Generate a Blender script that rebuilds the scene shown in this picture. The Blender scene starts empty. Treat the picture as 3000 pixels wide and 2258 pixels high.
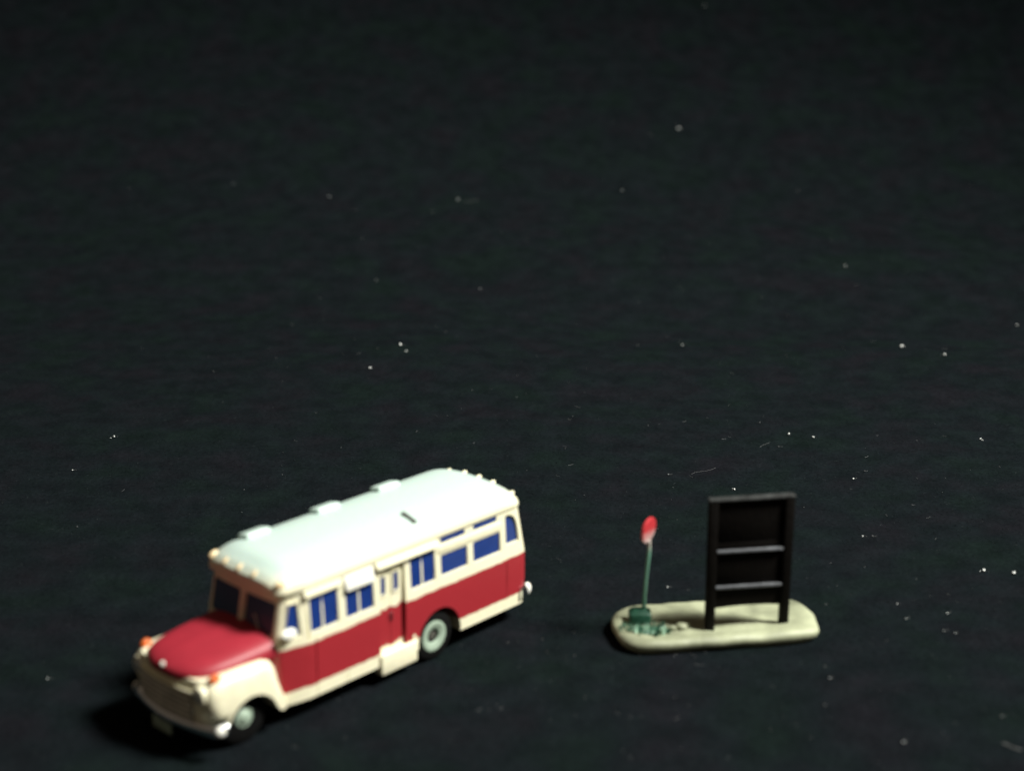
import bpy, bmesh, math, random
from mathutils import Vector, Matrix, noise
random.seed(7)
S = 0.001                      # everything below is written in millimetres
R = math.radians
sc = bpy.context.scene
C = sc.collection

# ------------------------------------------------------------------ camera
cam_d = bpy.data.cameras.new("camera"); cam = bpy.data.objects.new("camera", cam_d); C.objects.link(cam)
cam.location = (0, 0, 94.642 * S)
cam.rotation_euler = (R(90 - 17.811), 0, 0)
cam_d.sensor_width = 36; cam_d.lens = 60.0
cam_d.clip_start = 0.005; cam_d.clip_end = 20
cam_d.dof.use_dof = True
cam_d.dof.focus_distance = 0.262
cam_d.dof.aperture_fstop = 22
sc.camera = cam

# ------------------------------------------------------------------ world and lamps
w = bpy.data.worlds.new("World"); sc.world = w; w.use_nodes = True
bg = w.node_tree.nodes["Background"]
bg.inputs[0].default_value = (1.0, 0.76, 0.55, 1); bg.inputs[1].default_value = 0.085

ld = bpy.data.lights.new("desk_lamp", 'SPOT'); lamp = bpy.data.objects.new("desk_lamp", ld); C.objects.link(lamp)
ld.energy = 78; ld.color = (1.0, 0.99, 0.92); ld.shadow_soft_size = 0.10
ld.spot_size = R(44); ld.spot_blend = 1.0
lamp.location = Vector((515, 85, 690)) * S
lamp.rotation_euler = (Vector((-30, 265, 0)) - Vector((515, 85, 690))).to_track_quat('-Z', 'Y').to_euler()

sc.view_settings.view_transform = 'Standard'; sc.view_settings.look = 'None'
sc.view_settings.exposure = 0.0; sc.view_settings.gamma = 1.0
sc.view_settings.use_curve_mapping = False
sc.cycles.use_denoising = True
sc.cycles.sample_clamp_indirect = 4.0

# ------------------------------------------------------------------ materials
def mat(name, col, rough=0.45, metal=0.0, spec=0.5, sss=0.0, coat=0.0, vary=0.0, vscale=900, bump=0.0, bscale=2500, sheen=0.0):
    m = bpy.data.materials.new(name); m.use_nodes = True
    nt = m.node_tree; b = nt.nodes["Principled BSDF"]
    b.inputs["Base Color"].default_value = (*col, 1)
    b.inputs["Roughness"].default_value = rough; b.inputs["Metallic"].default_value = metal
    b.inputs["Specular IOR Level"].default_value = spec
    if coat: b.inputs["Coat Weight"].default_value = coat; b.inputs["Coat Roughness"].default_value = 0.2
    if sheen: b.inputs["Sheen Weight"].default_value = sheen; b.inputs["Sheen Roughness"].default_value = .6
    if sss:
        b.inputs["Subsurface Weight"].default_value = sss
        b.inputs["Subsurface Radius"].default_value = (1.0, 0.5, 0.2)
        b.inputs["Subsurface Scale"].default_value = 0.00015
    tc = nt.nodes.new("ShaderNodeTexCoord")
    if vary:
        n = nt.nodes.new("ShaderNodeTexNoise"); n.inputs["Scale"].default_value = vscale; n.inputs["Detail"].default_value = 4
        nt.links.new(tc.outputs["Object"], n.inputs["Vector"])
        r = nt.nodes.new("ShaderNodeMapRange"); r.inputs["From Min"].default_value = .3; r.inputs["From Max"].default_value = .7
        r.inputs["To Min"].default_value = 1 - vary; r.inputs["To Max"].default_value = 1 + vary
        nt.links.new(n.outputs["Fac"], r.inputs["Value"])
        mx = nt.nodes.new("ShaderNodeMix"); mx.data_type = 'RGBA'; mx.blend_type = 'MULTIPLY'; mx.inputs["Factor"].default_value = 1
        mx.inputs["A"].default_value = (*col, 1)
        nt.links.new(r.outputs["Result"], mx.inputs["B"])
        nt.links.new(mx.outputs["Result"], b.inputs["Base Color"])
    if bump:
        n2 = nt.nodes.new("ShaderNodeTexNoise"); n2.inputs["Scale"].default_value = bscale; n2.inputs["Detail"].default_value = 3
        nt.links.new(tc.outputs["Object"], n2.inputs["Vector"])
        bp = nt.nodes.new("ShaderNodeBump"); bp.inputs["Strength"].default_value = bump; bp.inputs["Distance"].default_value = 0.0003
        nt.links.new(n2.outputs["Fac"], bp.inputs["Height"]); nt.links.new(bp.outputs["Normal"], b.inputs["Normal"])
    return m

CREAM = (0.84, 0.80, 0.58); RED = (0.325, 0.023, 0.031); MINT = (0.50, 0.63, 0.575)

def banded(name, bands, edge_noise=0.12, rough=0.38, sss=0.04):
    """Hand-painted plastic: colour bands by height z (mm), with an unsteady brush edge and small chips."""
    m = mat(name, bands[0][1], rough=rough, sss=sss, bump=0.12, bscale=900)
    nt = m.node_tree; b = nt.nodes["Principled BSDF"]; L = nt.links.new
    tc = nt.nodes.new("ShaderNodeTexCoord"); sp = nt.nodes.new("ShaderNodeSeparateXYZ"); L(tc.outputs["Object"], sp.inputs[0])
    n = nt.nodes.new("ShaderNodeTexNoise"); n.inputs["Scale"].default_value = 700; n.inputs["Detail"].default_value = 3
    L(tc.outputs["Object"], n.inputs["Vector"])
    ma = nt.nodes.new("ShaderNodeMath"); ma.operation = 'SUBTRACT'; ma.inputs[1].default_value = .5; L(n.outputs["Fac"], ma.inputs[0])
    mb = nt.nodes.new("ShaderNodeMath"); mb.operation = 'MULTIPLY_ADD'; mb.inputs[1].default_value = edge_noise * 4 * S
    L(ma.outputs[0], mb.inputs[0]); L(sp.outputs["Z"], mb.inputs[2])
    prev = None
    for i, (z0, col, soft) in enumerate(bands):
        if i == 0: prev = col; continue
        r = nt.nodes.new("ShaderNodeMapRange"); r.inputs["From Min"].default_value = (z0 - soft) * S; r.inputs["From Max"].default_value = (z0 + soft) * S
        L(mb.outputs[0], r.inputs["Value"])
        mx = nt.nodes.new("ShaderNodeMix"); mx.data_type = 'RGBA'
        L(r.outputs["Result"], mx.inputs["Factor"])
        if isinstance(prev, tuple): mx.inputs["A"].default_value = (*prev, 1)
        else: L(prev, mx.inputs["A"])
        mx.inputs["B"].default_value = (*col, 1)
        prev = mx.outputs["Result"]
    # chips and rubbed paint
    n3 = nt.nodes.new("ShaderNodeTexNoise"); n3.inputs["Scale"].default_value = 520; n3.inputs["Detail"].default_value = 2
    L(tc.outputs["Object"], n3.inputs["Vector"])
    r3 = nt.nodes.new("ShaderNodeMapRange"); r3.inputs["From Min"].default_value = .735; r3.inputs["From Max"].default_value = .78; r3.inputs["To Max"].default_value = .4
    L(n3.outputs["Fac"], r3.inputs["Value"])
    mx = nt.nodes.new("ShaderNodeMix"); mx.data_type = 'RGBA'; L(r3.outputs["Result"], mx.inputs["Factor"])
    L(prev, mx.inputs["A"]); mx.inputs["B"].default_value = (.75, .6, .45, 1)
    L(mx.outputs["Result"], b.inputs["Base Color"])
    return m

M = dict(
    paint=banded("painted_body", [(0, CREAM, 0), (4.15, RED, .07), (9.42, CREAM, .07)]),
    door=banded("painted_door", [(0, CREAM, 0), (4.7, RED, .07), (9.42, CREAM, .07)], edge_noise=.55),
    roof=banded("painted_roof", [(0, CREAM, 0), (17.3, MINT, .8)], edge_noise=.15, rough=.42),
    cream=mat("cream_plastic", CREAM, .4, sss=.05, vary=.05, bump=.1, bscale=900),
    white=mat("white_paint_and_glare", (.82, .82, .74), .45, sss=.1),  # real white on the sash; painted glare on mirror and bumper domes
    mint=mat("mint_white_paint", MINT, .45),
    red=mat("red_paint", (.30, .017, .031), .5, vary=.06, vscale=500, bump=.12, bscale=700),
    blue=mat("blue_window_plastic", (.011, .036, .185), .22, vary=.06, vscale=700, bump=.06, bscale=600),
    smoke=mat("dark_windscreen", (.05, .08, .14), .25, spec=.5, bump=.05, bscale=700),
    chrome=mat("chrome", (.80, .84, .86), .22, metal=1.0, bump=.08, bscale=900),
    dull=mat("dull_silver", (.72, .70, .62), .5, metal=.1, vary=.25, vscale=700, bump=.15),
    grille=mat("grille_recess", (.34, .32, .25), .6),
    tan=mat("tan_shaded_marker", (.80, .62, .36), .35),  # cream front markers with their brown shading mixed into the colour
    amber=mat("amber_lamp", (.62, .13, .018), .3, sss=.3),
    lens=mat("headlamp_lens", (.72, .74, .70), .15, metal=.5),
    tail=mat("red_lamp", (.4, .01, .01), .25),
    tyre=mat("black_rubber", (.0045, .0045, .0045), .85, spec=.1),
    rim=mat("pale_green_rim", (.36, .46, .36), .42, metal=.1, vary=.1, bump=.15),
    black=mat("black_chassis", (.008, .008, .008), .7, spec=.2),
    dark=mat("dark_groove", (.07, .068, .055), .7),
    stone=mat("sand_painted_base", (.285, .305, .20), .55, vary=.42, vscale=260, bump=.45, bscale=420),
    wood=mat("black_brown_plastic", (.0032, .0024, .0019), .65, spec=.1, vary=.2, bump=.2, bscale=1500),
    rail=mat("highlight_grey_rail", (.10, .105, .115), .42, vary=.35, vscale=1300, bump=.3, bscale=1500),  # grey stands in for the highlight along the black crossbars
    toprail=mat("highlight_dark_rail", (.034, .036, .036), .45, vary=.6, vscale=700, bump=.3, bscale=1500),  # lighter than the posts: the top rail's highlight is in the colour
    green=mat("green_paint", (.020, .085, .052), .4, vary=.2, bump=.2),
    pole=banded("green_pole_paint", [(0, (.09, .24, .16), 0), (3.4, (.17, .38, .28), 1.2), (9.9, (.42, .38, .34), .6)], sss=0),
    grass=mat("pale_green_grass", (.34, .52, .40), .35, vary=.3, vscale=800),
    dgrass=mat("dark_green_grass", (.030, .10, .060), .45, vary=.3, vscale=800),
    lint=mat("white_lint", (.8, .82, .8), .8),
    lintg=mat("grey_lint", (.12, .125, .125), .9),
)

# sign face: red above, white below, worn edge between (colours of the print itself)
def sign_material():
    m = mat("sign_print", (.7, .05, .06), .4)
    nt = m.node_tree; L = nt.links.new; b = nt.nodes["Principled BSDF"]
    tc = nt.nodes.new("ShaderNodeTexCoord"); sp = nt.nodes.new("ShaderNodeSeparateXYZ"); L(tc.outputs["Object"], sp.inputs[0])
    n = nt.nodes.new("ShaderNodeTexNoise"); n.inputs["Scale"].default_value = 1100; L(tc.outputs["Object"], n.inputs["Vector"])
    a = nt.nodes.new("ShaderNodeMath"); a.operation = 'MULTIPLY_ADD'; a.inputs[1].default_value = .0016; L(n.outputs["Fac"], a.inputs[0]); L(sp.outputs["Z"], a.inputs[2])
    r = nt.nodes.new("ShaderNodeMapRange"); r.inputs["From Min"].default_value = .0120; r.inputs["From Max"].default_value = .0132; L(a.outputs[0], r.inputs["Value"])
    mx = nt.nodes.new("ShaderNodeMix"); mx.data_type = 'RGBA'; L(r.outputs["Result"], mx.inputs["Factor"])
    mx.inputs["A"].default_value = (.56, .40, .38, 1); mx.inputs["B"].default_value = (.50, .036, .044, 1)
    L(mx.outputs["Result"], b.inputs["Base Color"])
    return m
M['sign'] = sign_material()

def cloth_material():
    m = mat("black_felt", (.017, .0195, .019), .95, spec=.0, sheen=.0)
    nt = m.node_tree; L = nt.links.new; b = nt.nodes["Principled BSDF"]
    tc = nt.nodes.new("ShaderNodeTexCoord")
    n = nt.nodes.new("ShaderNodeTexNoise"); n.inputs["Scale"].default_value = 85; n.inputs["Detail"].default_value = 6; L(tc.outputs["Object"], n.inputs["Vector"])
    cr = nt.nodes.new("ShaderNodeValToRGB")
    cr.color_ramp.elements[0].position = .32; cr.color_ramp.elements[0].color = (.0074, .0078, .0098, 1)
    cr.color_ramp.elements[1].position = .68; cr.color_ramp.elements[1].color = (.0058, .0096, .0090, 1)
    e = cr.color_ramp.elements.new(.5); e.color = (.0060, .0083, .0096, 1)
    L(n.outputs["Fac"], cr.inputs[0])
    n2 = nt.nodes.new("ShaderNodeTexNoise"); n2.inputs["Scale"].default_value = 1400; n2.inputs["Detail"].default_value = 4; n2.inputs["Roughness"].default_value = .7
    L(tc.outputs["Object"], n2.inputs["Vector"])
    r = nt.nodes.new("ShaderNodeMapRange"); r.inputs["From Min"].default_value = .3; r.inputs["From Max"].default_value = .75; r.inputs["To Min"].default_value = .75; r.inputs["To Max"].default_value = 1.3
    L(n2.outputs["Fac"], r.inputs["Value"])
    mx = nt.nodes.new("ShaderNodeMix"); mx.data_type = 'RGBA'; mx.blend_type = 'MULTIPLY'; mx.inputs["Factor"].default_value = 1
    n4 = nt.nodes.new("ShaderNodeTexNoise"); n4.inputs["Scale"].default_value = 240; n4.inputs["Detail"].default_value = 3; L(tc.outputs["Object"], n4.inputs["Vector"])
    r4 = nt.nodes.new("ShaderNodeMapRange"); r4.inputs["From Min"].default_value = .3; r4.inputs["From Max"].default_value = .7; r4.inputs["To Min"].default_value = .82; r4.inputs["To Max"].default_value = 1.2
    L(n4.outputs["Fac"], r4.inputs["Value"])
    mm = nt.nodes.new("ShaderNodeMath"); mm.operation = 'MULTIPLY'; L(r.outputs["Result"], mm.inputs[0]); L(r4.outputs["Result"], mm.inputs[1])
    L(cr.outputs["Color"], mx.inputs["A"]); L(mm.outputs[0], mx.inputs["B"]); L(mx.outputs["Result"], b.inputs["Base Color"])
    bp = nt.nodes.new("ShaderNodeBump"); bp.inputs["Strength"].default_value = .6; bp.inputs["Distance"].default_value = .0003
    L(n2.outputs["Fac"], bp.inputs["Height"]); L(bp.outputs["Normal"], b.inputs["Normal"])
    return m
M['cloth'] = cloth_material()
def fuzz_mat(name, c): return mat(name, c, .9, spec=.0)
M['fuzz'] = [fuzz_mat("felt_fibre_dark", (.0062, .0084, .0094)), fuzz_mat("felt_fibre_mid", (.0105, .0135, .0145)), fuzz_mat("felt_fibre_light", (.026, .031, .032))]

# ------------------------------------------------------------------ mesh helpers (millimetres)
def obj(name, bm, m, parent=None, smooth=35):
    me = bpy.data.meshes.new(name)
    bmesh.ops.recalc_face_normals(bm, faces=bm.faces[:])
    bmesh.ops.scale(bm, vec=(S, S, S), verts=bm.verts[:])
    bm.to_mesh(me); bm.free()
    return link(name, me, m, parent, smooth)
def link(name, me, m, parent=None, smooth=35):
    for mm in (m if isinstance(m, list) else [m]): me.materials.append(mm)
    if smooth:
        me.polygons.foreach_set("use_smooth", [True] * len(me.polygons))
        me.set_sharp_from_angle(angle=R(smooth))
    o = bpy.data.objects.new(name, me); C.objects.link(o)
    if parent: o.parent = parent
    return o
def empty(name, loc, rz, label, cat):
    o = bpy.data.objects.new(name, None); C.objects.link(o); o.empty_display_size = .005
    o.location = Vector(loc) * S; o.rotation_euler = (0, 0, rz); o['label'] = label; o['category'] = cat
    return o
def rings(bm, rs, cap0=True, cap1=True):
    vs = [[bm.verts.new(q) for q in r] for r in rs]; n = len(rs[0])
    for a, b in zip(vs, vs[1:]):
        for i in range(n): bm.faces.new((a[i], a[(i+1) % n], b[(i+1) % n], b[i]))
    if cap0: bm.faces.new(vs[0][::-1])
    if cap1: bm.faces.new(vs[-1])
    return vs
def rbox(bm, c, s, bev=0.0, seg=2, rot=None):
    r = bmesh.ops.create_cube(bm, size=1)['verts']
    bmesh.ops.scale(bm, vec=s, verts=r)
    if bev:
        ed = list({e for v in r for e in v.link_edges})
        g = bmesh.ops.bevel(bm, geom=ed, offset=bev, segments=seg, affect='EDGES', profile=.5)
        r = list({v for f in g['faces'] for v in f.verts} | {v for v in r if v.is_valid})
    if rot is not None: bmesh.ops.rotate(bm, cent=(0, 0, 0), matrix=rot, verts=r)
    bmesh.ops.translate(bm, vec=c, verts=r)
    return r
def rrect(x0, x1, z0, z1, r, n=4):
    """rounded rectangle outline, counter-clockwise in (x,z)"""
    r = min(r, abs(x1-x0)/2.01, abs(z1-z0)/2.01); p = []
    for cx, cz, a0 in ((x1-r, z1-r, 0), (x0+r, z1-r, 90), (x0+r, z0+r, 180), (x1-r, z0+r, 270)):
        for k in range(n+1):
            a = R(a0 + 90*k/n); p.append((cx + r*math.cos(a), cz + r*math.sin(a)))
    return p
def prism_y(bm, poly, y0, y1):
    f0 = y0 if callable(y0) else (lambda x, z: y0); f1 = y1 if callable(y1) else (lambda x, z: y1)
    rings(bm, [[(x, f0(x, z), z) for x, z in poly], [(x, f1(x, z), z) for x, z in poly]])
def ring_prism(bm, out, inn, f0, f1):
    n = len(out)
    L = [[bm.verts.new((x, f(x, z), z)) for x, z in p] for p, f in ((out, f0), (out, f1), (inn, f1), (inn, f0))]
    for a, b in ((0, 1), (1, 2), (2, 3), (3, 0)):
        for i in range(n): bm.faces.new((L[a][i], L[a][(i+1) % n], L[b][(i+1) % n], L[b][i]))
def lathe_y(bm, prof, cx, cz, y, sgn=1, n=32):
    """profile [(radius, y offset)] turned about the y axis"""
    rings(bm, [[(cx + r*math.cos(2*math.pi*i/n), y + sgn*d, cz + r*math.sin(2*math.pi*i/n)) for i in range(n)] for r, d in prof])
def lathe_z(bm, prof, cx, cy, n=24, rot=None):
    rings(bm, [[(cx + r*math.cos(2*math.pi*i/n), cy + r*math.sin(2*math.pi*i/n), z) for i in range(n)] for r, z in prof])
def tube(bm, path, rad, n=10):
    rs = []; P = [Vector(q) for q in path]
    for i, q in enumerate(P):
        t = (P[min(i+1, len(P)-1)] - P[max(i-1, 0)]).normalized()
        u = t.cross(Vector((0, 0, 1)) if abs(t.z) < .9 else Vector((1, 0, 0))).normalized(); v = t.cross(u)
        r = rad[i] if isinstance(rad, (list, tuple)) else rad
        rs.append([q + r*(math.cos(2*math.pi*k/n)*u + math.sin(2*math.pi*k/n)*v) for k in range(n)])
    rings(bm, rs)
def dome(bm, c, s, n=14, m=6, rot=None):
    """half-ellipsoid bulging along +z, then rotated"""
    vs0 = len(bm.verts)
    rs = [[(math.cos(a)*math.cos(2*math.pi*i/n)*s[0], math.cos(a)*math.sin(2*math.pi*i/n)*s[1], math.sin(a)*s[2]) for i in range(n)] for a in [R(86*k/m) for k in range(m+1)]]
    V = [v for r in rings(bm, rs) for v in r]
    if rot is not None: bmesh.ops.rotate(bm, cent=(0, 0, 0), matrix=rot, verts=V)
    bmesh.ops.translate(bm, vec=c, verts=V)
def boolean(bm, cut, name):
    """bm minus cut -> new mesh in metres"""
    a = bpy.data.meshes.new(name)
    for b_, me in ((bm, a),):
        bmesh.ops.recalc_face_normals(b_, faces=b_.faces[:]); bmesh.ops.scale(b_, vec=(S*100,)*3, verts=b_.verts[:]); b_.to_mesh(me); b_.free()
    b = bpy.data.meshes.new("cut"); bmesh.ops.recalc_face_normals(cut, faces=cut.faces[:]); bmesh.ops.scale(cut, vec=(S*100,)*3, verts=cut.verts[:]); cut.to_mesh(b); cut.free()
    oa = bpy.data.objects.new("a", a); ob = bpy.data.objects.new("b", b); C.objects.link(oa); C.objects.link(ob)
    md = oa.modifiers.new("b", 'BOOLEAN'); md.operation = 'DIFFERENCE'; md.object = ob; md.solver = 'EXACT'
    dg = bpy.context.evaluated_depsgraph_get()
    me = bpy.data.meshes.new_from_object(oa.evaluated_get(dg)); me.name = name
    bpy.data.objects.remove(oa); bpy.data.objects.remove(ob)
    me.transform(Matrix.Scale(.01, 4)); me.materials.clear()
    return me
def lerp(t, a):
    if t <= a[0][0]: return a[0][1]
    for (x0, y0), (x1, y1) in zip(a, a[1:]):
        if t <= x1: return y0 + (y1-y0)*(t-x0)/(x1-x0)
    return a[-1][1]

# ------------------------------------------------------------------ the cloth
def cloth_z(x, y):
    t = max(0., y - 330.); Rr = 260.
    a = min(R(38), math.asin(min(1., t/Rr)))
    z = Rr*(1-math.cos(a)); rest = t - Rr*math.sin(a)
    if rest > 0: z += rest*math.tan(a)
    far = min(1., max(0., (y-225)/80.))
    z += far*3.6*noise.noise(Vector((x/130.+y/160., y/42.-x/300., 3.1))) + far*.7*noise.noise(Vector((x/30., y/18., 9.)))
    return z
def cloth_zz(x, y): return cloth_z(x, y) if y > 225 else 0.
xs = [-900+200*i for i in range(3)] + [-400 + 10*i for i in range(81)] + [500+200*i for i in range(3)]
ys = [-300, -200, -100, 0, 40, 80] + [100 + 7*i for i in range(100)] + [850, 1000, 1200]
V = [(x*S, y*S, cloth_zz(x, y)*S) for y in ys for x in xs]; nx = len(xs)
F = [(j*nx+i, j*nx+i+1, (j+1)*nx+i+1, (j+1)*nx+i) for j in range(len(ys)-1) for i in range(nx-1)]
me = bpy.data.meshes.new("black_cloth"); me.from_pydata(V, [], F)
cloth = link("black_cloth", me, M['cloth'], None, 60); cloth['kind'] = 'structure'

# felt fibres standing in the nap
V = []; F = []; MI = []
rnd = random.Random(3)
for k in range(90000):
    y = 115 + 395*rnd.random()**1.2; hw = 20 + y*.30
    x = (rnd.random()*2-1)*hw
    z = cloth_zz(x, y); a = rnd.random()*6.2832; l = .25 + .75*rnd.random()**2; wd = .022 + .03*rnd.random()
    dx, dy = math.cos(a)*l/2, math.sin(a)*l/2; px, py = -math.sin(a)*wd, math.cos(a)*wd
    h0, h1, h2 = rnd.random()*.03, .03 + rnd.random()*.045, rnd.random()*.03
    cx, cy = rnd.uniform(-.15, .15), rnd.uniform(-.15, .15)
    i = len(V)
    V += [((x-dx)*S, (y-dy)*S, (z+h0)*S), ((x+cx+px)*S, (y+cy+py)*S, (z+h1)*S), ((x+cx-px)*S, (y+cy-py)*S, (z+h1+wd*.15)*S), ((x+dx)*S, (y+dy)*S, (z+h2)*S)]
    F += [(i, i+1, i+2), (i+1, i+3, i+2)]
    q = rnd.random(); c = 0 if q < .45 else (1 if q < .95 else 2); MI += [c, c]
me = bpy.data.meshes.new("felt_fibres"); me.from_pydata(V, [], F)
fz = link("felt_fibres", me, M['fuzz'], None, 0); me.polygons.foreach_set("material_index", MI)
fz['kind'] = 'stuff'; fz['label'] = "fine dark fibres of the black felt cloth"; fz['category'] = "felt fibres"

# pale lint on the cloth
LINT = [(42.7,435.9,1.0),(53.5,483.6,.8),(35.3,433.7,.7),(73.7,367.4,.8),(76.1,319.6,1.3),(82.8,312.7,1.3),(45.8,266.3,.8),(49.6,264.8,.8),(63.9,212.3,1.1),(67.7,211.4,1.1),(-21.6,316.6,1.0),(-26.2,301.4,.8),(-29.8,362.9,.7),(-13.1,407.5,.6),(26.9,412.0,.7),(69.8,411.9,.7),(33.5,321.5,.8),(55.3,172.1,.9),(43.0,166.4,.8),(-65.4,264.6,.8),(-23.9,165.2,.9),(77.4,265.8,.9),(103.9,338.2,.7),(-20.2,311.8,.6),(33.8,242.3,.9),(55.2,250.2,.6),(52.8,246.9,.6),(49.9,201.8,.6),(50.1,197.5,.6),(55.7,199.0,.7),(54.0,193.9,.7),(55.3,193.3,.7),(37.4,184.2,.8),(37.5,181.3,.7),(51.2,224.2,.6),(49.8,224.2,.6),(24.3,248.4,.7),(-19.1,399.7,.5),(34.5,264.0,.5),(43.2,260.4,.6),(20.6,207.0,.6),(-54.8,181.2,.6),(-68.8,250.4,.5),(-44.2,407.0,.5),(-6.9,358.4,.6),(-68.0,412.3,.4),(-25.9,313.6,.4)]
bm = bmesh.new(); MIX = []
def speck(x, y, r, k):
    n0 = len(bm.faces)
    v = bmesh.ops.create_icosphere(bm, subdivisions=1, radius=1)['verts']
    st = (rnd.uniform(.7, 1.5), rnd.uniform(.7, 1.3), rnd.uniform(.5, .9))
    for q in v: q.co = Vector((q.co.x*st[0], q.co.y*st[1], q.co.z*st[2]))*r*rnd.uniform(.6, 1.25)
    bmesh.ops.rotate(bm, cent=(0, 0, 0), matrix=Matrix.Rotation(rnd.random()*6.28, 3, 'Z'), verts=v)
    bmesh.ops.translate(bm, vec=(x, y, cloth_zz(x, y) + r*.45 + .12), verts=v)
    MIX.extend([k]*(len(bm.faces)-n0))
def hair(x, y, l, a, r, k):
    n0 = len(bm.faces); pts = []
    for i in range(6):
        t = i/5-.5; b = a + .18*math.sin(t*5+x)
        xx, yy = x + math.cos(b)*l*t, y + math.sin(b)*l*t
        pts.append((xx, yy, cloth_zz(xx, yy) + .1 + .04*math.sin(i*1.7)))
    tube(bm, pts, r, 4); MIX.extend([k]*(len(bm.faces)-n0))
for x, y, s in LINT:
    d = math.hypot(y, 90)/200
    if y < 203: s *= .72
    if s > .75:
        speck(x, y, .19*s*d**.4, 0)
        for q in range(3): speck(x+rnd.gauss(0, .3), y+rnd.gauss(0, .4), .07*s, rnd.choice((0, 1)))
    else:
        speck(x, y, .17*s*d**.6, rnd.choice((0, 1)))
        hair(x+.3, y+.2, .7, rnd.random()*3, .02, 1)
hair(54.6, 165.4, 2.2, 2.3, .10, 1); hair(30, 250, 5, .45, .014, 1); hair(41, 261.5, 3, .8, .016, 1)
hair(-10, 407, 4, .25, .03, 1)
for k in range(380):
    y = 155 + 290*rnd.random()**1.1; x = rnd.gauss(.25, .55)*(y*.30)
    if abs(x) > y*.33: continue
    if rnd.random() < .6: speck(x, y, .04 + .06*rnd.random()**2, 1)
    else: hair(x, y, .3+.7*rnd.random(), rnd.random()*3.14, .014+.010*rnd.random(), 1)
me = bpy.data.meshes.new("lint"); bmesh.ops.scale(bm, vec=(S,)*3, verts=bm.verts[:]); bm.to_mesh(me); bm.free()
lint = link("lint", me, [M['lint'], M['lintg']], None, 0); me.polygons.foreach_set("material_index", MIX)
lint['kind'] = 'stuff'; lint['label'] = "pale specks and threads of lint scattered on the black cloth"; lint['category'] = "lint"

# ------------------------------------------------------------------ the bus  (x forward, y to its left, z up; visible side is y > 0)
bus = empty("bonnet_bus", (-23.924, 180.642, 0), 3.9552, "red and cream toy bonnet bus with white roof and blue windows", "toy bus")
hw_ = [(2.5, 7.08), (9.4, 7.23), (15.9, 6.95)]
xr_ = [(2.5, -30.1), (6, -30.4), (9.4, -30.3), (15.9, -29.2)]
xf_ = [(2.5, 9.2), (10.2, 9.5), (15.0, 8.5), (15.9, 8.45)]
wf_ = [(2.5, 6.55), (10.4, 6.5), (15.9, 6.2)]
def plan(z, hw=None, xr=None, xf=None, wf=None, rr=1.4):
    hw = hw if hw is not None else lerp(z, hw_); xr = xr if xr is not None else lerp(z, xr_)
    xf = xf if xf is not None else lerp(z, xf_); wf = wf if wf is not None else lerp(z, wf_)
    half = [(xf+.30, 0), (xf+.26, 1.6), (xf+.18, 3.4), (xf, wf-.9)]
    for k in range(1, 5):
        a = R(90*k/4*.85); half.append((xf-.9+.9*math.cos(a), wf-.9+.9*math.sin(a)))
    half += [(5.7, hw-.03), (5.0, hw), (0, hw), (-10, hw), (-20, hw)]
    rr = min(rr, hw*.95)
    for k in range(0, 8):
        a = R(90 + 90*k/7); half.append((xr+rr+rr*math.cos(a), hw-rr+rr*math.sin(a)))
    half.append((xr-.25, max(hw-rr, .1)*.4))
    full = half + [(xr-.3, 0)] + [(x, -y) for x, y in half[:0:-1]]
    return [(x, y, z) for x, y in full]
bm = bmesh.new()
rings(bm, [plan(z) for z in (2.6, 3.2, 4.5, 6, 7.5, 9.4, 10.2, 11.5, 13, 14.2, 15.0, 15.9)])
yw = lambda x, z: lerp(z, hw_) - (0 if -27 < x < 5.7 else 0)
# openings: list of (outline) on the left side; the right side mirrors the plain windows
def op(x0, x1, z0, z1, r=.25): return rrect(min(x0, x1), max(x0, x1), z0, z1, r)
B = op(1.05, 5.2, 10.45, 14.7); Cc = op(-4.3, 0.0, 10.4, 14.6); E_ = op(-14.1, -10.05, 10.6, 14.9)
Fu = op(-19.2, -15.05, 14.85, 15.7, .15); Fl = op(-19.55, -15.0, 10.75, 13.5); Gu = op(-24.7, -20.6, 14.85, 15.7, .15); Gl = op(-25.25, -20.45, 10.75, 13.5)
DOOR = op(-9.15, -5.1, 2.3, 14.45, .2)
D2 = op(-9.0, -5.0, 10.6, 14.6)
arch = [(-14.7 + 3.55*math.cos(R(a)), 3.0 + 3.8*math.sin(R(a))) for a in range(0, 361, 15)][:-1]
cut = bmesh.new()
for q in (B, Cc, E_, Fu, Fl, Gu, Gl, DOOR): prism_y(cut, q, 6.8 if q is not DOOR else 6.42, 8.6)
for q in (B, Cc, D2, E_, Fu, Fl, Gu, Gl): prism_y(cut, q, -8.6, -6.8)
prism_y(cut, arch, 4.4, 8.6); prism_y(cut, arch, -8.6, -4.4)
rbox(cut, (4.55, 7.6, 6.0), (.16, 1.1, 7.6)); rbox(cut, (5.55, 7.5, 12.55), (.2, 1.1, 5.4)); rbox(cut, (-.05, 7.55, 2.9), (.12, 1.0, 2.3))
rbox(cut, (-26.3, 7.6, 5.9), (.10, 1.0, 6.2))
# rear corner window opening (arched), wrapping the corner
H = [(-26.15, 11.2), (-28.6, 11.2), (-28.45, 12.6), (-28.15, 14.0), (-27.7, 14.75), (-27.0, 15.15), (-26.15, 15.2)]
prism_y(cut, H, lambda x, z: 6.5 - max(0, -27.2-x)*.35, 9); prism_y(cut, H, -9, lambda x, z: -(6.5 - max(0, -27.2-x)*.35))
# quarter window in the angled cab side
nq = Vector((.18, 1, .03)).normalized()
Q = [(8.55, 11.2), (7.75, 14.75), (6.55, 14.75), (6.35, 10.6), (8.5, 10.6)]
for s in (1, -1):
    prism_y(cut, Q, s*6.35, s*8.4)
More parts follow.
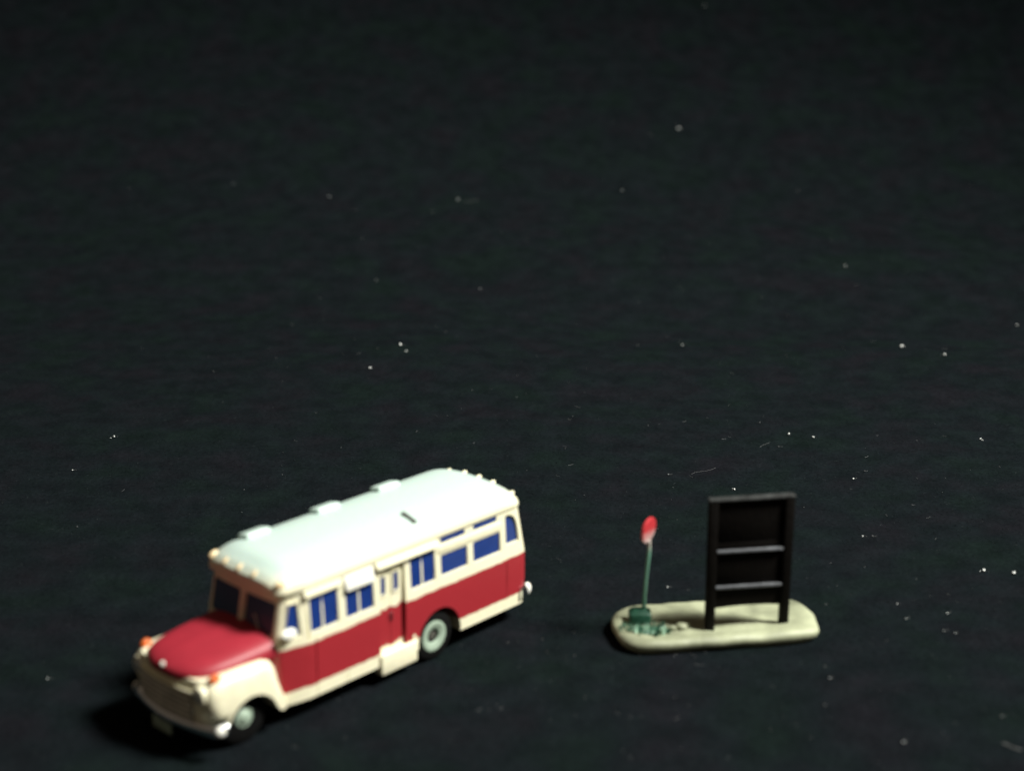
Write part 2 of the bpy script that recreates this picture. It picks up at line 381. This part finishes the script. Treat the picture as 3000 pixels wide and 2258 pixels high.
# windscreen, raked: build in a local frame and rotate
rk = math.atan2(1.0, 4.8)
def ws_box(y0, y1, z0, z1, x0, x1, r=.3):
    t = bmesh.new()
    poly = rrect(y0, y1, z0-12.7, z1-12.7, r)
    rings(t, [[(x0, y, z) for y, z in poly], [(x1, y, z) for y, z in poly]])
    bmesh.ops.rotate(t, cent=(0, 0, 0), matrix=Matrix.Rotation(-rk, 3, 'Y'), verts=t.verts[:])
    bmesh.ops.translate(t, vec=(8.98, 0, 12.7), verts=t.verts[:])
    return t
def add(dst, src):
    me = bpy.data.meshes.new("t"); src.to_mesh(me); src.free(); dst.from_mesh(me); bpy.data.meshes.remove(me)
for a, b in ((.35, 5.5), (-5.5, -.35)): add(cut, ws_box(a, b, 10.9, 14.75, -.35, 2.2))
# rear window
rbox(cut, (-30.1, 0, 12.7), (1.6, 7.6, 3.4), .3)
me = boolean(bm, cut, "body")
link("body", me, M['paint'], bus, 32)

# windows: frame (part) > pane (sub-part)
def window(poly, side, mull=(), m='blue', fr=.07, depth=6.82, pane_t=.10):
    xs_ = [q[0] for q in poly]; zs_ = [q[1] for q in poly]; cx, cz = (min(xs_)+max(xs_))/2, (min(zs_)+max(zs_))/2
    W2, H2 = (max(xs_)-min(xs_))/2, (max(zs_)-min(zs_))/2
    inn = [(cx+(x-cx)*(1-fr/W2), cz+(z-cz)*(1-fr/H2)) for x, z in poly]
    out = [(cx+(x-cx)*(1-.01/W2), cz+(z-cz)*(1-.01/H2)) for x, z in poly]
    t = bmesh.new()
    f1 = lambda x, z: side*(lerp(z, hw_)-.07)
    ring_prism(t, out, inn, lambda x, z: side*(depth-.05), f1)
    for x in mull: prism_y(t, [(x-.12, min(zs_)+.05), (x+.12, min(zs_)+.05), (x+.12, max(zs_)-.05), (x-.12, max(zs_)-.05)], side*(depth-.04), lambda x, z: f1(x, z)-side*.06)
    wo = obj("window", t, M['cream'], bus)
    cuts = [min(xs_)] + list(mull) + [max(xs_)]
    for x0, x1 in zip(cuts, cuts[1:]):
        t = bmesh.new()
        prism_y(t, rrect(x0+.05, x1-.05, min(zs_)+.05, max(zs_)-.05, .15), side*(depth-.08), side*(depth+pane_t))
        obj("pane", t, M[m], wo)
    return wo
for s in (1, -1):
    window(B, s, (3.3,)); window(Cc, s, (-2.1,)); window(E_, s, (-12.0,))
    window(Fu, s, fr=.08); window(Fl, s); window(Gu, s, fr=.08); window(Gl, s)
window(D2, -1, (-7.0,))
def shaped_pane(name, poly, f0, f1, m, fr):
    cx = sum(q[0] for q in poly)/len(poly); cz = sum(q[1] for q in poly)/len(poly)
    out = [(cx+(x-cx)*.985, cz+(z-cz)*.985) for x, z in poly]; inn = [(cx+(x-cx)*(1-fr), cz+(z-cz)*(1-fr*.7)) for x, z in poly]
    t = bmesh.new(); ring_prism(t, out, inn, f0, f1); wo = obj("window", t, M['cream'], bus)
    sg = 1 if f1(cx, cz) > 0 else -1
    t = bmesh.new(); prism_y(t, [(cx+(x-cx)*.97, cz+(z-cz)*.97) for x, z in poly], lambda x, z: f0(x, z)-sg*.05, lambda x, z: max(abs(f0(x, z))+.05, abs(f1(x, z))-.22)*sg)
    obj("pane", t, M[m], wo)
for s in (1, -1):
    hy = lambda x, z, s=s: s*(6.5 - max(0, -27.2-x)*.35)
    def hz(x, z, s=s):
        d = max(0., (lerp(z, xr_)+1.4) - x)
        return s*(lerp(z, hw_) - 1.4 + math.sqrt(max(.01, 1.4**2 - min(d, 1.3)**2)) - .08)
    shaped_pane("window", H, hy, hz, 'blue', .09)
    shaped_pane("window", Q, lambda x, z, s=s: s*6.36, lambda x, z, s=s: s*(7.18 - max(0, x-5.7)*.19 - max(0, z-10.4)*.03 - .12), 'blue', .10)
for a, b in ((.35, 5.5), (-5.5, -.35)):
    t = bmesh.new(); add(t, ws_box(a+.03, b-.03, 10.93, 14.72, -.45, -.12)); obj("windscreen_pane", t, M['smoke'], bus)
t = bmesh.new(); add(t, ws_box(3.2, 3.28, 11.2, 13.0, 0.1, .2, .03)); bmesh.ops.rotate(t, cent=(9, 3.2, 11.2), matrix=Matrix.Rotation(R(38), 3, 'X'), verts=t.verts[:]); obj("wiper", t, M['dull'], bus)
t = bmesh.new(); rbox(t, (-29.5, 0, 12.7), (.9, 7.5, 3.3), .25); obj("rear_window_pane", t, M['blue'], bus)

# awnings / hopper sashes
def slab(name, x0, x1, z_top, z_bot, out_top, out_bot, th, m, bev=.08):
    t = bmesh.new()
    poly = [(7.0, z_top), (7.0+out_top, z_top), (7.0+out_bot, z_bot), (7.0+out_bot-th, z_bot)]
    if z_top - z_bot > 1.2: poly = [(6.9, z_top), (6.95+out_top, z_top), (6.95+out_bot, z_bot), (6.95+out_bot-th, z_bot)]
    rings(t, [[(x, y, z) for y, z in poly] for x in (x0, x1)])
    bmesh.ops.bevel(t, geom=t.edges[:], offset=bev, segments=2, affect='EDGES', profile=.5)
    return obj(name, t, m, bus, 40)
slab("awning", .55, 6.0, 15.75, 14.95, .15, .42, .35, M['cream'])
slab("hopper_sash", -4.2, .1, 15.65, 13.95, .12, .62, .22, M['white'])
slab("awning", -14.4, -4.6, 15.75, 15.0, .2, .62, .45, M['cream'])
t = bmesh.new(); rbox(t, (-20.0, 6.85, 14.17), (10.9, .55, 1.05), .1); obj("window_rail", t, M['cream'], bus)

# folding door: two leaves, each with a slim pane
for x0, x1, px0, px1 in ((-7.08, -5.18, -6.35, -5.45), (-9.05, -7.14, -8.4, -7.45)):
    t = bmesh.new(); prism_y(t, rrect(x0, x1, 3.6, 14.3, .1), 6.3, 6.72); lf = obj("door", t, M['door'], bus)
    t = bmesh.new(); ring_prism(t, rrect(px0-.12, px1+.12, 11.15, 13.85, .2), rrect(px0+.08, px1-.08, 11.35, 13.65, .15), lambda x, z: 6.65, lambda x, z: 6.86); obj("pane_frame", t, M['cream'], lf)
    t = bmesh.new(); prism_y(t, rrect(px0, px1, 11.27, 13.73, .2), 6.6, 6.76); obj("pane", t, M['blue'], lf)
    t = bmesh.new(); rbox(t, ((-6.95 if x0 > -8 else -7.3), 6.8, 8.2), (.12, .14, 1.1), .04); obj("handle", t, M['chrome'], lf)
t = bmesh.new(); rbox(t, (-7.85, 6.75, 2.75), (5.85, 1.35, 2.75), .28, 3); rbox(t, (-10.5, 6.9, 4.4), (.5, .5, .9), .1)
obj("door_step", t, M['cream'], bus)

# roof
XF, XR = 9.15, -29.4
def roof_hw(x):
    if x < XR+1.6: return 7.15 - 1.6 + math.sqrt(max(0, 1.6**2 - (XR+1.6-x)**2))
    if x > 5.7:
        h = 7.15 - (x-5.7)*.2
        return h - 1.2 + math.sqrt(max(0, 1.2**2 - max(0, x-(XF-1.2))**2))
    return 7.15
def roof_h(x):
    a = max(0, (x-(XF-3.6))/3.6); b = max(0, (XR+4.2-x)/4.2)
    return 2.75*(1 - .56*a**2.4)*(1 - .62*b**2.2)
sx = [XR + 4.5*(1-math.cos(R(90*k/14))) for k in range(15)] + [-20, -14, -8, -2, 3] + [XF - 4*(1-math.sin(R(90*k/14))) for k in range(15)]
bm = bmesh.new(); rs = []; NR = 36
for x in sx:
    r = []
    for k in range(NR+1):
        a = math.pi*k/NR; c, s_ = math.cos(a), math.sin(a)
        r.append((x + .25*math.copysign(1, x+10)*s_**3*(1 if (x > 8 or x < -28) else 0), roof_hw(x)*math.copysign(abs(c)**.70, c), 15.95 + roof_h(x)*s_**.80))
    rs.append(r + [(x, -roof_hw(x)*.99, 15.82), (x, roof_hw(x)*.99, 15.82)])
rings(bm, rs)
roof = obj("roof", bm, M['roof'], bus, 50)
def roof_z(y):
    c = min(1, abs(y)/7.15)**(1/.70); return 15.95 + 2.75*math.sqrt(max(0, 1-c*c))**.80
for x in (3.2, -7.4, -17.1):
    t = bmesh.new(); rbox(t, (0, 0, .1), (3.6, 2.0, 1.0), .38, 4)
    bmesh.ops.rotate(t, cent=(0, 0, 0), matrix=Matrix.Rotation(R(14), 3, 'X'), verts=t.verts[:])
    bmesh.ops.translate(t, vec=(x, -4.75, roof_z(-4.75)-.05), verts=t.verts[:])
    v = obj("roof_vent", t, M['mint'], roof, 60)
t = bmesh.new(); zz = roof_z(4.6)
rbox(t, (-12.3, 4.6, zz+.12), (.5, 2.4, .3), .1)
bmesh.ops.rotate(t, cent=(-12.3, 4.6, zz), matrix=Matrix.Rotation(R(-14), 3, 'X'), verts=t.verts[:])
obj("roof_slot", t, M['dark'], roof)
for y, z in ((-5.7, 17.15), (-2.8, 17.3), (-.2, 17.35), (2.4, 17.3), (6.0, 17.1)):
    t = bmesh.new(); dome(t, (0, 0, 0), (.62, .42, 1.0), 14, 6, Matrix.Rotation(R(84), 3, 'Y'))
    bmesh.ops.translate(t, vec=(8.42 - .012*y*y, y, z-.1), verts=t.verts[:])
    obj("marker_lamp", t, M['tan'], roof, 60)
for y, z in ((-5.2, 17.2), (-2.6, 17.55), (-.1, 17.6), (2.4, 17.55), (5.9, 17.15)):
    t = bmesh.new(); dome(t, (0, 0, 0), (.42, .36, .75), 14, 6, Matrix.Rotation(R(-62), 3, 'Y'))
    bmesh.ops.translate(t, vec=(-28.55 + .01*y*y, y, z-.1), verts=t.verts[:])
    obj("marker_lamp", t, M['cream'], roof, 60)

# ------- front end: fenders, nose, bonnet
fo = [(9.0, 2.95), (8.75, 3.3), (9.6, 6.2), (10.0, 7.9), (10.6, 8.9), (11.6, 9.35), (14, 9.45), (17.2, 9.35), (18.6, 8.9), (19.25, 7.9), (19.3, 6.4), (18.8, 5.0), (18.2, 4.5), (17.3, 4.4)]
ac = [(13.75 + 3.55*math.cos(R(a)), 2.9 + 3.25*math.sin(R(a))) for a in range(20, 171, 12)]
fpoly = fo + ac + [(10.05, 3.05), (9.6, 2.9)]
for s in (1, -1):
    t = bmesh.new()
    n = len(fpoly)
    lay = []
    cx, cz = 14.2, 6.6
    # outer face crowned: successive outlines shrink towards the top and front but not at the arch
    for y, ins in ((3.6, 0), (6.0, 0), (6.55, .10), (6.95, .38), (7.22, .85), (7.32, 1.5)):
        ring = []
        for i, (x, z) in enumerate(fpoly):
            top = min(1, max(0, (z-3.0)/2.0)) if i < len(fo) else 0.12
            dv = Vector((x-cx, z-cz)); dl = max(dv.length, .01)
            kx = ins*dv.x/dl; kz = ins*dv.y/dl
            if i >= len(fo): kx, kz = kx*.12, -abs(ins)*.0
            if i <= 1 or i >= len(fpoly)-2: kx, kz = -ins*.25 if i < 3 else 0, 0
            ring.append((x-kx, s*y, z-kz))
        lay.append(ring)
    rings(t, lay)
    obj("fender", t, M['cream'], bus, 50)
# nose panel under the bonnet
t = bmesh.new()
def nosering(z, xf, hw):
    half = [(16, hw), (18.0, hw), (18.9, hw-.25), (19.25, hw-.8)] + [(19.25 + (xf-19.25)*math.sin(R(90*k/4)), (hw-1.0)*math.cos(R(90*k/4))) for k in range(1, 5)]
    return [(x, y, z) for x, y in half] + [(x, -y, z) for x, y in half[-2::-1]]
rings(t, [nosering(z, xf, hw) for z, xf, hw in ((3.6, 19.5, 5.6), (4.2, 19.75, 5.9), (7.4, 20.0, 6.1), (8.4, 20.0, 6.1), (8.9, 19.85, 6.0), (9.2, 19.6, 5.8))])
obj("nose_panel", t, M['cream'], bus, 45)
# grille: dark recess plate with dull silver bars
t = bmesh.new()
gx = lambda y: 19.25 + .78*math.sqrt(max(0, 1-(y/5.2)**2))
def gplate(z0, z1, off, th, hw, n=20, taper=0):
    tt = bmesh.new(); ys_ = [-hw + 2*hw*i/n for i in range(n+1)]
    ring = lambda z, dx: [(gx(y)+dx, y, z) for y in ys_]
    rs_ = []
    for y in ys_:
        x = gx(y); rs_.append([(x+off-th, y, z0), (x+off, y, z0), (x+off, y, z1), (x+off-th, y, z1)])
    rings(tt, rs_); return tt
g = obj("grille", gplate(4.35, 7.75, .12, .4, 4.55), M['grille'], bus, 40)
for k in range(5):
    z = 4.65 + k*.62
    obj("grille_bar", gplate(z, z+.26, .30, .3, 4.5 - .12*abs(k-1.5)), M['dull'], g, 40)
obj("grille_surround", gplate(7.7, 8.05, .28, .4, 4.7), M['cream'], g, 40)
# bonnet
bm = bmesh.new(); rs = []
N = 28
for i, (x, hw, zt, zb) in enumerate(((8.7, 6.25, 11.35, 9.1), (10, 6.2, 11.25, 9.1), (12, 6.1, 11.1, 9.1), (14, 5.95, 10.95, 9.1), (16, 5.7, 10.75, 9.1), (17.4, 5.35, 10.55, 9.1), (18.4, 4.85, 10.35, 9.08), (19.1, 4.2, 10.1, 9.05), (19.6, 3.4, 9.85, 9.02), (19.95, 2.4, 9.6, 9.0), (20.15, 1.2, 9.35, 9.0))):
    r = []
    for k in range(N+1):
        a = math.pi*k/N; c, s_ = math.cos(a), math.sin(a)
        y = hw*math.copysign(abs(c)**.66, c); z = zb + (zt-zb)*(s_**.68)
        if abs(y) < 1.0: z += .16*(1-abs(y))          # centre crease
        r.append((x, y, z))
    rs.append(r + [(x, -hw*.98, zb-.3), (x, hw*.98, zb-.3)])
rings(bm, rs)
bon = obj("bonnet", bm, M['red'], bus, 60)
t = bmesh.new(); rbox(t, (11.6, 5.55, 10.15), (.55, .35, .3), .1); obj("bonnet_catch", t, M['red'], bon)
t = bmesh.new(); dome(t, (20.02, 0, 9.75), (.35, .35, .35), 10, 4, Matrix.Rotation(R(60), 3, 'Y')); obj("badge", t, M['dull'], bon)
# headlamps and turn signals
for s in (1, -1):
    t = bmesh.new(); rings(t, [[(x, s*5.35 + r*math.cos(2*math.pi*k/20), 7.55 + r*math.sin(2*math.pi*k/20)) for k in range(20)] for x, r in ((18.6, 1.15), (19.35, 1.15), (19.55, 1.05), (19.55, .9))])
    hl = obj("headlamp", t, M['cream'], bus)
    t = bmesh.new(); dome(t, (19.45, s*5.35, 7.55), (.88, .88, .35), 16, 5, Matrix.Rotation(R(90), 3, 'Y')); obj("lens", t, M['lens'], hl, 60)
    t = bmesh.new(); dome(t, (17.85, s*6.2, 9.15), (.75, .5, .75), 14, 5); ts = obj("turn_signal", t, M['amber'], bus, 60)
# bumpers
def bumper(path, h, th, name):
    t = bmesh.new(); rs_ = []
    P = [Vector((x, y, 0)) for x, y, z in path]
    for i, (x, y, z) in enumerate(path):
        tg = (P[min(i+1, len(P)-1)] - P[max(i-1, 0)]).normalized(); nrm = Vector((tg.y, -tg.x, 0))
        pr = [(-th, -h), (0, -h*.95), (th*.8, -h*.5), (th, 0), (th*.8, h*.5), (0, h*.95), (-th, h)]
        rs_.append([(x+nrm.x*a, y+nrm.y*a, z+b) for a, b in pr])
    rings(t, rs_); return obj(name, t, M['chrome'], bus, 50)
fb = bumper([(17.6, -7.75, 3.75), (18.4, -7.6, 3.75), (18.95, -7.1, 3.75), (19.4, -5.8, 3.7), (19.9, -3.4, 3.6), (20.2, -1, 3.55), (20.2, 1, 3.55), (19.9, 3.4, 3.6), (19.4, 5.8, 3.7), (18.95, 7.1, 3.75), (18.4, 7.6, 3.75), (17.6, 7.75, 3.75)], .72, .32, "front_bumper")
t = bmesh.new(); rbox(t, (20.2, -.6, 2.35), (.22, 3.3, 1.5), .08); obj("number_plate", t, M['rim'], bus)
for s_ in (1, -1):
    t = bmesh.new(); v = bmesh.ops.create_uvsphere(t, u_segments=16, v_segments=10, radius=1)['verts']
    bmesh.ops.scale(t, vec=(.75, .5, .66), verts=v); bmesh.ops.translate(t, vec=(18.35, s_*7.55, 3.8), verts=v); obj("bumper_glare", t, M['white'], fb, 60)  # added dome, painted white as the lamp's glare on the chrome
rb = bumper([(-28.7, 7.3, 4.0), (-30.0, 7.1, 4.0), (-30.9, 6.3, 4.0), (-31.2, 4, 4.0), (-31.3, 0, 4.0), (-31.2, -4, 4.0), (-30.9, -6.3, 4.0), (-30.0, -7.1, 4.0), (-28.7, -7.3, 4.0)], .85, .3, "rear_bumper")
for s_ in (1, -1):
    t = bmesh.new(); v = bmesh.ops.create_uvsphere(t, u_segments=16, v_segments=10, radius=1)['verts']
    bmesh.ops.scale(t, vec=(.7, .45, .85), verts=v); bmesh.ops.translate(t, vec=(-30.2, s_*6.95, 4.1), verts=v); obj("bumper_glare", t, M['white'], rb, 60)  # added dome like the front ones; white paints the chrome's bright tip
for s in (1, -1):
    t = bmesh.new(); dome(t, (-30.35, s*3.9, 6.4), (.55, .55, .3), 14, 4, Matrix.Rotation(R(-90), 3, 'Y')); obj("tail_lamp", t, M['tail'], bus, 60)
# mirror on the cab side
t = bmesh.new(); dome(t, (0, 0, 0), (1.05, .6, .3), 20, 5, Matrix.Rotation(R(-70), 3, 'X'))
bmesh.ops.translate(t, vec=(8.25, 7.1, 11.5), verts=t.verts[:]); mi = obj("mirror", t, M['white'], bus, 60)  # white colour stands in for the lamp reflected in the mirror
t = bmesh.new(); tube(t, [(8.4, 6.4, 10.4), (8.5, 6.9, 10.7), (8.3, 7.1, 11.3)], .13, 8); obj("mirror_arm", t, M['cream'], mi)
# underside
t = bmesh.new(); rbox(t, (-5, 0, 2.9), (48, 8.4, 1.8), .1); obj("chassis", t, M['black'], bus)
# wheels
def wheel(x, y, s, rear):
    t = bmesh.new(); wd = 2.2 if not rear else 2.6
    lathe_y(t, [(1.2, -wd), (2.7, -wd), (3.1, -wd+.25), (3.2, -wd+.6), (3.2, -.6), (3.1, -.22), (2.75, 0), (2.05 if rear else 1.3, .02), (1.9 if rear else 1.15, -.25), (1.0, -.3)], x, 3.2, y, s, 40)
    wh = obj("wheel", t, M['tyre'], bus, 40)
    t = bmesh.new()
    if rear: prof = [(1.95, -.5), (1.95, .03), (1.75, .10), (1.4, .04), (.95, -.12), (.8, -.42), (.5, -.45), (.2, -.45)]
    else: prof = [(1.2, -.5), (1.2, -.05), (1.08, .03), (.95, -.02), (.8, .12), (.45, .3), (.2, .34)]
    lathe_y(t, prof, x, 3.2, y, s, 32); rim = obj("rim", t, M['rim'], wh, 40)
    if rear:
        t = bmesh.new(); lathe_y(t, [(.62, -.5), (.55, -.3), (.3, -.26)], x, 3.2, y, s, 16); obj("hub", t, M['dark'], wh)
for s in (1, -1):
    wheel(14.05, s*6.0, s, False); wheel(-14.05, s*6.75, s, True)

# ------------------------------------------------------------------ platform of the bus stop
plat = empty("bus_stop_platform", (25, 193.5, 0), 0, "sand-coloured rounded slab carrying the bus stop, on black cloth", "platform")
OUT = [(12.6, 195.2), (13.3, 196.9), (15.0, 197.9), (18.8, 198.9), (24.4, 199.9), (30, 200.6), (34.2, 200.7), (36.3, 199.9), (37.6, 197.4), (38.1, 194.6), (38.1, 192.6), (37.4, 191.0), (35.0, 190.0), (30, 189.1), (25.6, 188.4), (21.8, 187.9), (18, 187.3), (15.4, 187.3), (13.7, 188.5), (12.7, 190.8), (12.4, 193.2)]
def smooth_closed(P, n):
    r = []; m = len(P)
    for i in range(m):
        p0, p1, p2, p3 = (Vector(P[(i+k-1) % m]) for k in range(4))
        for j in range(n):
            t = j/n; r.append(.5*((2*p1) + (p2-p0)*t + (2*p0-5*p1+4*p2-p3)*t*t + (3*p1-p0-3*p2+p3)*t**3))
    return r
O2 = smooth_closed(OUT, 5); c0 = Vector((25.2, 194.0))
t = bmesh.new(); rs = []
def inset(q, d): 
    v = c0 - q; k = Vector((v.x*.55, v.y)); return q + k.normalized()*d
PR = [(0.0, .75), (.2, .5), (.6, .18), (1.05, .0), (1.45, .12), (1.72, .5), (1.82, 1.1)]
for z, d in PR:
    ring = []
    for q in O2:
        e = inset(q, d); b = noise.noise(Vector((e.x*.35, e.y*.35, z*.6)))*.34
        e = e + (q-c0).normalized()*b*.6; ring.append((e.x-25, e.y-193.5, max(0, z + (b*.7 if z > 1 else 0))))
    rs.append(ring)
for f in (.85, .7, .55, .4, .25, .1):
    ring = []
    for q in O2:
        e = inset(q, 1.1); e = c0 + (e-c0)*f
        z = 1.55 + .30*noise.noise(Vector((e.x*.3, e.y*.3, 5))) + .16*noise.noise(Vector((e.x*.9, e.y*.9, 2)))
        if f > .8: z += .12
        z += .35*math.exp(-((e.x-20.9)**2/1.2 + (e.y-192)**2/1.2))
        ring.append((e.x-25, e.y-193.5, z))
    rs.append(ring)
rings(t, rs); obj("slab", t, M['stone'], plat, 70)
for x, y, r in ((20.9, 191.7, .7), (21.6, 192.3, .45), (19.8, 191.2, .4)):
    t = bmesh.new(); v = bmesh.ops.create_icosphere(t, subdivisions=2, radius=r)['verts']
    for q in v: q.co *= 1 + .25*noise.noise(q.co*1.7 + Vector((x, y, 0)))
    bmesh.ops.scale(t, vec=(1.2, 1, .7), verts=v); bmesh.ops.translate(t, vec=(x-25, y-193.5, 1.85), verts=v); obj("stone", t, M['stone'], plat, 70)
def tuft(x, y, h, r, n, m):
    t = bmesh.new()
    for k in range(n):
        a = rnd.random()*6.28; d = r*math.sqrt(rnd.random()); bx, by = d*math.cos(a), d*math.sin(a)
        hh = h*rnd.uniform(.6, 1.1); wd = rnd.uniform(.09, .16); ln = rnd.uniform(.1, .4)
        tube(t, [(x-25+bx, y-193.5+by, 1.35), (x-25+bx*1.2, y-193.5+by*1.2, 1.5+hh*.5), (x-25+bx*(1.3+ln), y-193.5+by*(1.3+ln), 1.5+hh)], [wd, wd*.9, wd*.35], 6)
    return obj("grass_tuft", t, m, plat, 60)
for x, y in ((15.1, 190.1), (16.5, 190.3), (18.5, 190.2)): tuft(x, y, 1.15, .26, 12, M['grass'])
for x, y in ((13.9, 191.0), (14.5, 190.6), (15.8, 190.6), (17.4, 190.5), (18.0, 191.2), (14.2, 192.2), (16.9, 191.4), (15.3, 191.3), (19.1, 190.9), (18.3, 192.2), (16.1, 189.9), (17.3, 189.8)): tuft(x, y, .8, .6, 12, M['dgrass'])
for x, y in ((17.4, 190.1), (15.8, 190.0)): tuft(x, y, .65, .25, 6, M['grass'])

t = bmesh.new(); dome(t, (16.4-25, 190.95-193.5, 1.5), (2.7, 1.35, .5), 28, 6)
for v in t.verts: v.co += Vector((0, 0, 1))*.18*noise.noise(v.co*1.6) + Vector((1, 0, 0))*.2*noise.noise(v.co*.9)
obj("moss", t, M['dgrass'], plat, 70)

# ------------------------------------------------------------------ bus stop sign
sg = empty("bus_stop_sign", (16.0, 193.4, 1.6), 0, "red and white round sign on thin green pole with green block foot", "bus stop sign")
t = bmesh.new()
rbox(t, (-.1, 0, .65), (2.75, 2.2, 1.9), .35, 3); rbox(t, (-.1, 0, 1.55), (1.9, 1.6, .5), .2, 3)
obj("foot", t, M['green'], sg)
t = bmesh.new(); tube(t, [(.35, 0, 1.2), (.42, 0, 3.5), (.55, 0, 6), (.72, 0, 8.2), (.84, 0, 9.6), (.84, 0, 10.9)], [.30, .24, .23, .24, .24, .22], 12)
obj("pole", t, M['pole'], sg)
t = bmesh.new()
prof = [(1.4, -.2), (1.62, -.17), (1.68, 0), (1.62, .17), (1.4, .2)]
rings(t, [[(r*math.cos(2*math.pi*k/36), d, r*math.sin(2*math.pi*k/36)) for k in range(36)] for r, d in prof])
bmesh.ops.rotate(t, cent=(0, 0, 0), matrix=Matrix.Rotation(R(7), 3, 'Y') @ Matrix.Rotation(R(57), 3, 'Z'), verts=t.verts[:])
bmesh.ops.translate(t, vec=(.68, 0, 12.35), verts=t.verts[:])
obj("sign_disc", t, M['sign'], sg, 50)

# ------------------------------------------------------------------ black slatted stand
st = empty("slatted_stand", (29.05, 192.45, 1.5), math.atan2(1.5, 9.4), "black frame with two posts and grey crossbars standing on sand-coloured slab", "stand")
HW = 4.78
for s in (-1, 1):
    t = bmesh.new(); rbox(t, (s*HW, 0, 8.4), (1.18, .95, 17.2), .15, 2)
    for v in t.verts:
        if v.co.z < 1: v.co.x *= .99
    obj("post", t, M['wood'], st)
t = bmesh.new(); rbox(t, (0, .05, 17.05), (10.8, 1.15, .42), .14, 2); obj("top_rail", t, M['toprail'], st)
for z0, z1, nm in ((11.4, 16.8, "upper_board"), (5.7, 10.2, "middle_board")):
    t = bmesh.new(); rbox(t, (0, .12, (z0+z1)/2), (8.5, .4, z1-z0), .08); obj(nm, t, M['wood'], st)
for z in (10.3, 5.55):
    t = bmesh.new(); rbox(t, (-.05, -.12, z), (8.4, .85, .40), .12, 2); obj("crossbar", t, M['rail'], st)
# lowest board with a shallow arched underside
t = bmesh.new()
poly = [(-4.25, 5.3), (-4.25, 2.75)] + [(-4.0 + 8.0*k/12, 2.75 + .2*math.sin(math.pi*k/12)) for k in range(13)] + [(4.25, 2.75), (4.25, 5.3)]
prism_y(t, poly, -.08, .35); obj("lower_board", t, M['wood'], st, 30)
t = bmesh.new(); rbox(t, (0, .12, 10.85), (8.5, .4, 1.05), .08); obj("back_slat", t, M['wood'], st)
